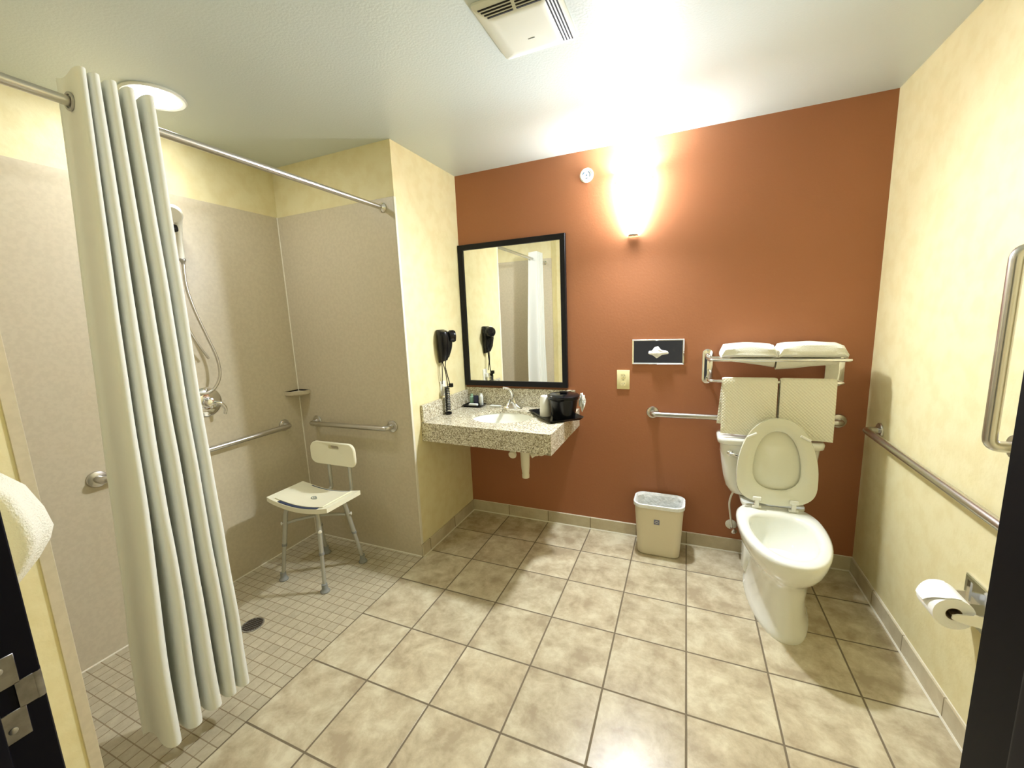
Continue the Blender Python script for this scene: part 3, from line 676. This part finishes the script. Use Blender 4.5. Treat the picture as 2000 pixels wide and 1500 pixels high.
# supply valve and hose
sv = thing('water_supply_valve', 'small white and chrome water stop valve on the wall left of the toilet', 'valve', (1.806, 0, .18))
bm = B(); lathe(bm, [(.030, 0), (.032, .003), (.026, .010), (.012, .014)], (1.806, -.0005, .18), (0, -1, 0), 24); part('escutcheon', bm, M['plastic'], sv)
bm = B(); tube(bm, [(1.806, -.01, .18), (1.806, -.07, .18)], .008, 12); lathe(bm, [(.012, 0), (.017, .004), (.017, .014), (.010, .018)], (1.812, -.068, .176), (.4, -1, -.2), 14); part('stop_valve', bm, M['chrome'], sv)
bm = B(); tube(bm, catmull([(1.806, -.05, .185), (1.795, -.055, .26), (1.785, -.07, .34), (1.79, -.09, .40), (1.80, -.10, .436)], 6), .0055, 10); part('supply_hose', bm, M['plastic'], sv)
bm = B(); lathe(bm, [(.013, 0), (.014, .004), (.014, .014), (.010, .016)], (1.80, -.10, .434), (0, 0, 1), 14); part('coupling_nut', bm, M['plastic'], sv)

# ------------------------------------------------------------------ waste bin
bx, by = 1.394, -.128
wb = thing('waste_bin', 'beige plastic waste bin with a clear liner beside the toilet', 'bin', (bx, by, 0))
bm = B(); rings(bm, [rrect(bx, by, .118, .075, .045, .001), rrect(bx, by, .124, .080, .045, .006), rrect(bx, by, .142, .094, .055, .318), rrect(bx, by, .147, .099, .058, .319), rrect(bx, by, .147, .099, .058, .334), rrect(bx, by, .139, .091, .055, .334), rrect(bx, by, .119, .075, .045, .012)]); part('body', bm, M['bin'], wb)
bm = B(); rs = []
for hx, hy_, r_, z_, am in ((.1495, .1015, .06, .316, .001), (.150, .102, .06, .330, .001), (.149, .101, .06, .3365, .001), (.140, .092, .055, .3375, .002), (.134, .086, .05, .325, .006), (.128, .080, .05, .27, .010), (.120, .074, .045, .16, .010), (.11, .068, .04, .05, .008)):
    L = rrect(bx, by, hx, hy_, r_, z_, 12)
    for i, p in enumerate(L):
        nz_ = mnoise.noise(Vector((p.x * 28, p.y * 28, p.z * 20))); dv = (Vector((bx, by, z_)) - p); dv.z = 0; p += dv.normalized() * abs(nz_) * am * 2
    rs.append(L)
rings(bm, rs, False, True); part('liner', bm, M['liner'], wb, 25)
bm = B(); fy_ = by - .091
def onf(x, z): # bin front face
    return Vector((x, by - (.080 + (z - .006) / .312 * .014) - .0006, z))
rings(bm, [[onf(1.370, .214) , onf(1.402, .214), onf(1.402, .246), onf(1.370, .246)], [p + Vector((0, -.0012, 0)) for p in (onf(1.370, .214), onf(1.402, .214), onf(1.402, .246), onf(1.370, .246))]]); lb = part('label', bm, M['blue'], wb, label='small square blue-grey sticker with a white arc')
bm = B(); tube(bm, [onf(1.386 + .010 * math.cos(a), .226 + .011 * math.sin(a)) + Vector((0, -.0014, 0)) for a in [PI * k / 10 for k in range(11)]], .0014, 6); tube(bm, [onf(1.380, .222) + Vector((0, -.0014, 0)), onf(1.392, .224) + Vector((0, -.0014, 0))], .0012, 6); sub('label_mark', bm, M['plastic'], lb, wb)

# ------------------------------------------------------------------ toilet paper
ph = thing('toilet_paper_holder', 'chrome recessed toilet paper holder on the right wall below the grab bar', 'holder', (W, -1.015, .51))
bm = B()
def yz(y0_, y1_, z0_, z1_, x): return [Vector((x, y0_, z0_)), Vector((x, y1_, z0_)), Vector((x, y1_, z1_)), Vector((x, y0_, z1_))]
y0_, y1_, z0_, z1_ = -1.095, -.935, .435, .585
rings(bm, [yz(y0_, y1_, z0_, z1_, W - .0005), yz(y0_, y1_, z0_, z1_, W - .006), yz(y0_ + .004, y1_ - .004, z0_ + .004, z1_ - .004, W - .009), yz(y0_ + .016, y1_ - .016, z0_ + .016, z1_ - .016, W - .009), yz(y0_ + .018, y1_ - .018, z0_ + .018, z1_ - .018, W - .002)]); part('wall_plate', bm, M['chrome'], ph, 25)
RX, RZ = 2.328, .502
for y in (-.948, -1.082):
    bm = B(); rings(bm, [[Vector((x, y - .003, RZ - h)), Vector((x, y + .003, RZ - h)), Vector((x, y + .003, RZ + h)), Vector((x, y - .003, RZ + h))] for x, h in ((W - .009, .022), (W - .05, .018), (RX, .012), (RX - .012, .006))]); part('arm', bm, M['chrome'], ph)
bm = B(); tube(bm, [(RX, -1.079, RZ), (RX, -.951, RZ)], .009, 14); part('spindle', bm, M['chrome'], ph)
rl = thing('toilet_paper_roll', 'white toilet paper roll with its loose end folded on the chrome holder', 'toilet paper', (RX, -1.015, RZ))
bm = B(); RR = .053
rings(bm, [[Vector((RX + r * math.cos(2 * PI * k / 48), y, RZ + r * math.sin(2 * PI * k / 48))) for k in range(48)] for r, y in ((.021, -1.066), (RR - .001, -1.067), (RR, -1.064), (RR, -.966), (RR - .001, -.963), (.021, -.964))], loop=True); part('paper', bm, M['paper'], rl, 50)
bm = B(); rings(bm, [[Vector((RX + r * math.cos(2 * PI * k / 32), y, RZ + r * math.sin(2 * PI * k / 32))) for k in range(32)] for r, y in ((.0205, -1.066), (.0195, -1.066), (.0195, -.964), (.0205, -.964))], loop=True); part('core', bm, M['tube'], rl)
bm = B()   # loose sheet folded to a point, lifting off the roll on the room side
def sheet(u, v):   # u along roll 0..1, v round the roll
    a = math.radians(75 + 95 * v); rr = RR + .001 + .014 * max(0, v - .35); wdt = 1 - .55 * max(0, v - .45) / .55
    y = -1.015 + (.051 * wdt) * (2 * u - 1) + (.016 * max(0, v - .45))
    return Vector((RX + rr * math.cos(a), y, RZ + rr * math.sin(a)))
g = [[sheet(i / 8, j / 14) for i in range(9)] for j in range(15)]
rings(bm, [[p for p in r_] + [p + (p - Vector((RX, p.y, RZ))).normalized() * .0012 for p in r_[::-1]] for r_ in g]); part('loose_sheet', bm, M['paper'], rl, 30)

# ------------------------------------------------------------------ shower curtain and rod
RODX, RODZ = -.080, 2.133
rd = thing('curtain_rod', 'straight chrome shower curtain rod spanning the shower opening', 'rod', (RODX, -1.45, RODZ))
bm = B(); tube(bm, [(RODX, YN + pt + .004, RODZ), (RODX, -D1 - pt - .004, RODZ)], .0135, 20); part('rod', bm, M['steel'], rd)
for y, s in ((-D1 - pt, -1), (YN + pt, 1)):
    bm = B(); lathe(bm, [(.026, 0), (.027, .006), (.020, .014), (.0145, .022)], (RODX, y + s * .0005, RODZ), (0, s, 0), 24); part('end_flange', bm, M['chrome'], rd)
cu = thing('shower_curtain', 'white shower curtain pushed together in folds at the near end of the rod', 'curtain', (RODX, -1.9, 0))
NS, NZ = 260, 60; NF = 5
ztop, zbot = 2.208, .116
TIP0 = (-1.974, -1.943, -1.905, -1.863, -1.814); TIP1 = (-2.058, -1.988, -1.920, -1.862, -1.820)
def cur(s, t):
    """s along the cloth 0..1, t from top 0 to bottom 1"""
    k = s * NF - .5; tip = [a + (b - a) * t for a, b in zip(TIP0, TIP1)]
    tip = [tip[0] - .030 - .01 * t] + tip + [tip[-1] + .036]; q = min(NF, max(0, int(math.floor(k)) + 1)); f = k + 1 - q
    ylin = tip[q] + (tip[q + 1] - tip[q]) * f
    ph_ = 2 * PI * NF * s - PI / 2
    amp = (.050 + .026 * min(1, t * 1.2)) * (1 + .16 * mnoise.noise(Vector((math.floor(NF * s) * 2.1 + .5, t * 1.3, 0))))
    pitch = (tip[4] - tip[1]) / 3
    y = ylin - pitch * .17 * math.sin(2 * ph_) + .007 * mnoise.noise(Vector((s * 6, t * 4, 3))) * (.3 + t)
    c_ = math.sin(ph_)
    x = RODX + .008 * (1 - t) - .020 * min(1, 2 * t) + amp * c_ + .006 * mnoise.noise(Vector((s * 14, t * 11, 7))) * t
    z = ztop + (zbot - ztop) * t + .004 * c_
    return Vector((x, y, z))
bm = B(); rows = []
for j in range(NZ + 1):
    t = j / NZ; rows.append([cur(i / NS, t) for i in range(NS + 1)])
full = []
for j, r_ in enumerate(rows):
    rr = []
    for i, p in enumerate(r_):
        a = r_[max(0, i - 1)]; b = r_[min(NS, i + 1)]; d = (b - a); d.z = 0; nn = Vector((-d.y, d.x, 0)).normalized() * .0012
        rr.append((p + nn, p - nn))
    full.append([q[0] for q in rr] + [q[1] for q in rr[::-1]])
gv = rings(bm, full, False, False)
for row in (gv[0], gv[-1]):
    m_ = len(row)
    for i in range(NS): bm.faces.new((row[i], row[i + 1], row[m_ - 2 - i], row[m_ - 1 - i]))
part('cloth', bm, M['curtain'], cu, 70)
for k in range(1):   # grommet where the rod goes through the cloth
    s = k / NF
    if s > 1: break
    p = cur(min(.995, max(.005, s)), (ztop - RODZ) / (ztop - zbot))
    bm = B()
    Rg, rg = .021, .004
    rings(bm, [[Vector((RODX + (Rg + rg * math.cos(b_)) * math.cos(a_), p.y + rg * math.sin(b_), RODZ + (Rg + rg * math.cos(b_)) * math.sin(a_))) for b_ in [2 * PI * q / 8 for q in range(8)]] for a_ in [2 * PI * q / 24 for q in range(24)]], loop=True)
    part('grommet', bm, M['dullsteel'], cu)

# ------------------------------------------------------------------ shower fittings
XW = XS + pt
vy, vz = -1.288, 1.095
sv2 = thing('shower_valve', 'round chrome shower mixer valve on the left shower wall beside the curtain', 'valve', (XW, vy, vz))
bm = B(); lathe(bm, [(.082, 0), (.083, .004), (.075, .012), (.045, .018), (.03, .020)], (XW + .0005, vy, vz), (1, 0, 0), 36); part('escutcheon', bm, M['chrome'], sv2)
bm = B(); lathe(bm, [(.028, .018), (.030, .04), (.026, .06), (.010, .066)], (XW, vy, vz), (1, 0, 0), 24); tube(bm, catmull([(XW + .055, vy, vz), (XW + .072, vy + .03, vz - .008), (XW + .074, vy + .052, vz - .04), (XW + .068, vy + .05, vz - .075)], 6), lambda t: .012 - .004 * t, 12); part('lever', bm, M['chrome'], sv2)
hs = thing('hand_shower', 'white hand shower with a looping metal hose on the left shower wall', 'hand shower', (XW, -1.36, 2.0))
bm = B(); tube(bm, catmull([(-.868, -1.343, 1.855), (-.872, -1.340, 1.93), (-.868, -1.338, 2.00), (-.850, -1.345, 2.045), (-.815, -1.375, 2.06)], 6), lambda t: .0125 + .012 * t * t, 16)
lathe(bm, [(.026, 0), (.042, .012), (.045, .03), (.040, .036), (.02, .037)], (-.822, -1.38, 2.075), (.55, -.45, -.62), 28); part('handset', bm, M['plastic'], hs)
bm = B(); lathe(bm, [(.012, 0), (.014, .004), (.014, .012), (.010, .018), (.008, .03)], (-.868, -1.343, 1.857), (0, 0, -1), 16); part('hose_nut', bm, M['dullsteel'], hs)
bm = B(); tube(bm, catmull([(-.868, -1.343, 1.835), (-.87, -1.345, 1.72), (-.87, -1.325, 1.60), (-.87, -1.285, 1.46), (-.868, -1.250, 1.33), (-.868, -1.252, 1.23), (-.875, -1.29, 1.165), (-.885, -1.34, 1.15), (-.905, -1.385, 1.16), (XW + .012, -1.40, 1.18)], 8), .0075, 10)
tube(bm, catmull([(-.885, -1.40, 1.60), (-.882, -1.37, 1.52), (-.88, -1.33, 1.42), (-.882, -1.285, 1.335)], 8), .006, 10)
part('hose', bm, M['steel'], hs)
bm = B(); tube(bm, catmull([(XW + .01, -1.45, 2.13), (-.90, -1.40, 2.128), (-.885, -1.362, 2.11), (-.87, -1.335, 2.065), (-.867, -1.331, 2.03)], 6), .007, 10); part('upper_hose', bm, M['steel'], hs)
bm = B(); tube(bm, [(XW + .045, -1.40, 1.16), (XW + .045, -1.40, 2.10)], .010, 14)
for z in (1.18, 2.08): tube(bm, [(XW + .001, -1.40, z), (XW + .045, -1.40, z)], .012, 12)
part('slide_bar', bm, M['chrome'], hs)
bm = B(); box(bm, XW + .03, XW + .075, -1.42, -1.345, 1.985, 2.02, .008, 2); part('bracket', bm, M['black'], hs)
hs.location.y += .020
# corner soap shelf
bm = B(); cs = Vector((XW, -D1 - pt, 0))
def quarter(r, z, n=12): return [Vector((cs.x + .0005, cs.y - .0005, z))] + [Vector((cs.x + .0005 + r * math.cos(-PI / 2 + PI / 2 * k / n), cs.y - .0005 + r * math.sin(-PI / 2 + PI / 2 * k / n), z)) for k in range(n + 1)]
rings(bm, [quarter(.08, 1.028), quarter(.108, 1.040), quarter(.112, 1.062), quarter(.106, 1.064), quarter(.098, 1.056)])
tag(finish('corner_soap_shelf', bm, M['panel'], angle=30), 'small beige quarter-round soap shelf in the back corner of the shower', 'shelf')
# floor drain
dr = thing('floor_drain', 'round dark metal grate drain in the shower floor beside the curtain', 'drain', (-.472, -1.497, 0))
bm = B(); lathe(bm, [(.052, .0002), (.052, .003), (.046, .0035), (.046, .0015), (.002, .0015)], dr.location, (0, 0, 1), 32); part('rim', bm, M['dullsteel'], dr)
bm = B()
for i in range(-4, 5):
    y = i * .0098; hw = math.sqrt(max(0, .045 ** 2 - y * y)); box(bm, -.472 - hw, -.472 + hw, -1.497 + y - .0018, -1.497 + y + .0018, .0016, .0034)
    box(bm, -.472 + y - .0018, -.472 + y + .0018, -1.497 - hw, -1.497 + hw, .0016, .0033)
part('grate', bm, mat('drain_metal', (.10, .085, .07, 1), .35, 1.0), dr)

# ------------------------------------------------------------------ shower chair
chx, chy = -.478, -1.045; CZ = .487
ch = thing('shower_chair', 'white plastic shower chair with aluminium legs standing in the shower', 'chair', (chx, chy, 0))
bm = B(); nx, ny = 28, 10; hwx, hwy = .236, .130
def seatz(u): return CZ + .030 * (u * u) ** .9 - .004   # dished across the width
def sp2(i, j, o):
    u = 2 * i / nx - 1; v = 2 * j / ny - 1
    rcx = hwx * u; k_ = 1 - .04 * abs(u) ** 6
    return Vector((chx + rcx, chy + hwy * v * k_, seatz(u) + o))
for_top = [[sp2(i, j, 0) for j in range(ny + 1)] + [sp2(i, j, -.026) for j in range(ny, -1, -1)] for i in range(nx + 1)]
rings(bm, for_top); bmesh.ops.bevel(bm, geom=[e for e in bm.edges if e.is_boundary is False and len(e.link_faces) == 2 and e.calc_face_angle(0) > 1.0], offset=.006, segments=2, affect='EDGES')
part('seat', bm, M['chair'], ch, 40)
bm = B()    # thin pad laid over the middle of the seat
def pd(i, j, o, n1=20, n2=8):
    u = (2 * i / n1 - 1) * .80; v = (2 * j / n2 - 1)
    return Vector((chx + hwx * u, chy + .108 * v, seatz(u) + .002 + o))
rings(bm, [[pd(i, j, 0) for j in range(9)] + [pd(i, j, .008 if 0 < j < 8 else .004) for j in range(8, -1, -1)] for i in range(21)]); pad = part('pad', bm, M['chair'], ch, 50)
for vv in (-.118, .112):
    bm = B(); rings(bm, [[Vector((chx + hwx * u, chy + vv + dy, seatz(u) + dz)) for dy, dz in ((-.008, .0008), (.008, .0008), (.008, .0035), (-.008, .0035))] for u in [-.62 + 1.3 * k / 20 for k in range(21)]]); part('strap', bm, M['navy'], ch, label='dark blue strip along the seat edge')
bm = B(); zz = seatz(0) + .011
tube(bm, [(chx + .02 + .028 * math.cos(a), chy - .01 + .016 * math.sin(a), zz) for a in [PI * .6 + 1.2 * PI * k / 14 for k in range(15)]], .0022, 6); tube(bm, [(chx + .01, chy - .014, zz), (chx + .035, chy - .012, zz), (chx + .018, chy - .002, zz)], .003, 6); sub('emblem', bm, M['greymark'], pad, ch)
bm = B(); bz0, bz1, byy = .632, .778, -.868; bcx = -.466; cs_ = []
for dy in (.0, .018):
    pass
def brr(hw, hh, r, y, bow=0):
    return [Vector((bcx + p.x, y + .02 * (p.x / .18) ** 2 * -1, (bz0 + bz1) / 2 + p.y)) for p in rrect(0, 0, hw, hh, r, 0, 8)]
hz_ = (bz1 - bz0) / 2
def hol(hw, hh, y): return [Vector((bcx + p.x, y, bz1 - .034 + p.y)) for p in rrect(0, 0, hw, hh, hh * .95, 0, 8)]
rings(bm, [brr(.176, hz_ - .004, .045, byy - .009), brr(.181, hz_, .048, byy - .003), brr(.181, hz_, .048, byy + .005), brr(.176, hz_ - .004, .045, byy + .011), hol(.042, .012, byy + .011), hol(.042, .012, byy - .009)], loop=True)
part('backrest', bm, M['chair'], ch, 40)
for x in (-.553, -.384):
    bm = B(); tube(bm, smooth_path([(x, chy + .06, CZ - .035), (x, byy + .022, CZ - .035), (x, byy + .022, .72)], .03, 6), .011, 12); part('back_post', bm, M['alu'], ch)
feet = {(-1, -1): (-.655, -1.175), (1, -1): (-.326, -1.172), (1, 1): (-.331, -.869), (-1, 1): (-.640, -.869)}
tops = {k: (chx + k[0] * .118, chy + k[1] * .085) for k in feet}
for k, (fx_, fy2) in feet.items():
    tx_, ty_ = tops[k]
    a = Vector((tx_, ty_, CZ - .034)); b = Vector((fx_, fy2, .03)); a2 = a + Vector(((b.x - a.x) * .12 + k[0] * .006, (b.y - a.y) * .12 + k[1] * .004, -.03))
    bm = B(); tube(bm, smooth_path([a, a2, a2 + (b - a2) * .52], .02, 4), .0125, 14); lg = part('leg', bm, M['alu'], ch)
    bm = B(); tube(bm, [a2 + (b - a2) * .45, b], .0105, 14); sub('leg_extension', bm, M['alu'], lg, ch)
    p = a2 + (b - a2) * .51; d = (b - a2).normalized()
    bm = B(); tube(bm, [p - d * .006, p + d * .008], .0142, 14); sub('collar', bm, M['rubber'], lg, ch)
    bm = B(); lathe(bm, [(.025, .0005), (.026, .006), (.019, .016), (.016, .022), (.0155, .048), (.012, .05)], (fx_, fy2, 0), (0, 0, 1), 20); sub('rubber_foot', bm, M['rubber'], lg, ch)
def onleg(k, z):
    fx_, fy2 = feet[k]; tx_, ty_ = tops[k]; t = (z - .03) / (CZ - .064 - .03); return Vector((fx_ + (tx_ - fx_) * t, fy2 + (ty_ - fy2) * t, z))
for i, (k1, k2) in enumerate((((-1, -1), (1, 1)), ((1, -1), (-1, 1)))):
    p, q = onleg(k1, .355), onleg(k2, .355); md = (p + q) / 2; md.z += .018 + i * .020
    bm = B(); tube(bm, catmull([p, p * .6 + md * .4 + Vector((0, 0, .004)), md, q * .6 + md * .4 + Vector((0, 0, .004)), q], 5), .0085, 12); part('cross_brace', bm, M['alu'], ch)
    for e in (p, q):
        d = (e - md); d.z = 0; d.normalize(); bm = B(); tube(bm, [e + d * .006, e + d * .030], .0045, 10); lathe(bm, [(.010, 0), (.010, .005), (.004, .007)], e + d * .030, d, 12); part('knob', bm, M['plastic'], ch)

# ------------------------------------------------------------------ ceiling fan grille and downlight
vx0, vx1, vy0, vy1 = .855, 1.135, -1.345, -1.045
cv = thing('ceiling_vent', 'square white exhaust fan grille with slots on the ceiling', 'vent', ((vx0 + vx1) / 2, (vy0 + vy1) / 2, H))
cxv, cyv = (vx0 + vx1) / 2, (vy0 + vy1) / 2; hxv, hyv = (vx1 - vx0) / 2, (vy1 - vy0) / 2
bm = B(); rings(bm, [rrect(cxv, cyv, hxv, hyv, .012, H - .0005), rrect(cxv, cyv, hxv, hyv, .012, H - .008), rrect(cxv, cyv, hxv - .008, hyv - .008, .01, H - .016), rrect(cxv, cyv, hxv - .045, hyv - .045, .012, H - .032), rrect(cxv, cyv, hxv - .06, hyv - .06, .012, H - .034)]); part('grille', bm, M['vent'], cv, 25)
def slotbox(bm, p, q, wd, zf):
    """dark strip for the shade inside a slot, just proud of the sloped border"""
    p = Vector(p); q = Vector(q); d = (q - p).normalized(); s = Vector((-d.y, d.x, 0)) * wd
    zz = zf
    rings(bm, [[p - s + Vector((0, 0, zz + .001)), p + s + Vector((0, 0, zz + .001)), p + s + Vector((0, 0, zz - .0012)), p - s + Vector((0, 0, zz - .0012))], [q - s + Vector((0, 0, zz + .001)), q + s + Vector((0, 0, zz + .001)), q + s + Vector((0, 0, zz - .0012)), q - s + Vector((0, 0, zz - .0012))]])
bm = B()
for side in (1, -1):
    for i in range(4):
        f = (i + .5) / 4; ins = .010 + .034 * f; z = H - .0165 - .0158 * ((ins - .008) / .037)
        L = hyv - .018 - .030 * f
        if side == 1: slotbox(bm, (cxv + hxv - ins, cyv - L, 0), (cxv + hxv - ins, cyv + L, 0), .0022, z)
        L2 = hxv - .018 - .030 * f
        if side == 1:
            for a_, b_ in ((-L2, -.006), (.006, L2)): slotbox(bm, (cxv + a_, cyv - hyv + ins, 0), (cxv + b_, cyv - hyv + ins, 0), .0024, z)
part('slots', bm, M['dark'], cv, smooth=False)
bm = B(); box(bm, cxv - .01, cxv + .014, cyv + .035, cyv + .038, H - .0348, H - .0338); part('badge', bm, M['greymark'], cv)
dl = thing('ceiling_downlight', 'round lit recessed downlight in the shower ceiling behind the curtain', 'ceiling light', (-.592, -1.488, H))
bm = B(); rings(bm, [[Vector((dl.location.x + r * math.cos(2 * PI * k / 48), dl.location.y + r * math.sin(2 * PI * k / 48), H - h)) for k in range(48)] for r, h in ((.112, .0005), (.114, .006), (.108, .012), (.094, .010), (.090, .0005))], loop=True); part('trim_ring', bm, M['vent'], dl)
bm = B(); lathe(bm, [(.089, .001), (.089, .006), (.06, .014), (.02, .018)], dl.location, (0, 0, -1), 40); part('lens', bm, M['lens'], dl)

# ------------------------------------------------------------------ towel hung on a hook by the door
hk = thing('robe_hook', 'steel robe hook on the door wall holding the white towel at the left edge', 'hook', (.30, YD, 1.22))
bm = B(); lathe(bm, [(.018, 0), (.018, .004), (.01, .008)], (.30, YD + .0005, 1.22), (0, 1, 0), 18); tube(bm, catmull([(.30, YD + .005, 1.22), (.30, YD + .035, 1.212), (.30, YD + .055, 1.225), (.30, YD + .058, 1.245)], 6), .005, 10); part('hook', bm, M['steel'], hk)
bm = B(); rows = []
for zf, yfr, hw in ((1.262, .050, .05), (1.245, .085, .10), (1.21, .112, .125), (1.16, .128, .14), (1.125, .134, .14), (1.10, .128, .13), (1.07, .112, .115), (1.04, .092, .09), (1.005, .070, .06)):
    rr = []
    for k in range(40):
        a = 2 * PI * k / 40; fold = 1 + .06 * math.sin(7 * a + zf * 9) + .05 * mnoise.noise(Vector((a * 2, zf * 8, 0)))
        y = YD + .064 + (yfr - .012 - .04) * .5 * 1.0 + (yfr * .5) * math.cos(a) * fold - .03
        rr.append(Vector((.30 + hw * math.sin(a) * fold, max(YD + .004, y), zf)))
    rows.append(rr)
rings(bm, rows)
tag(finish('hanging_towel', bm, M['towel'], angle=60), 'bunched white towel hanging by the door frame at the left edge', 'towel')
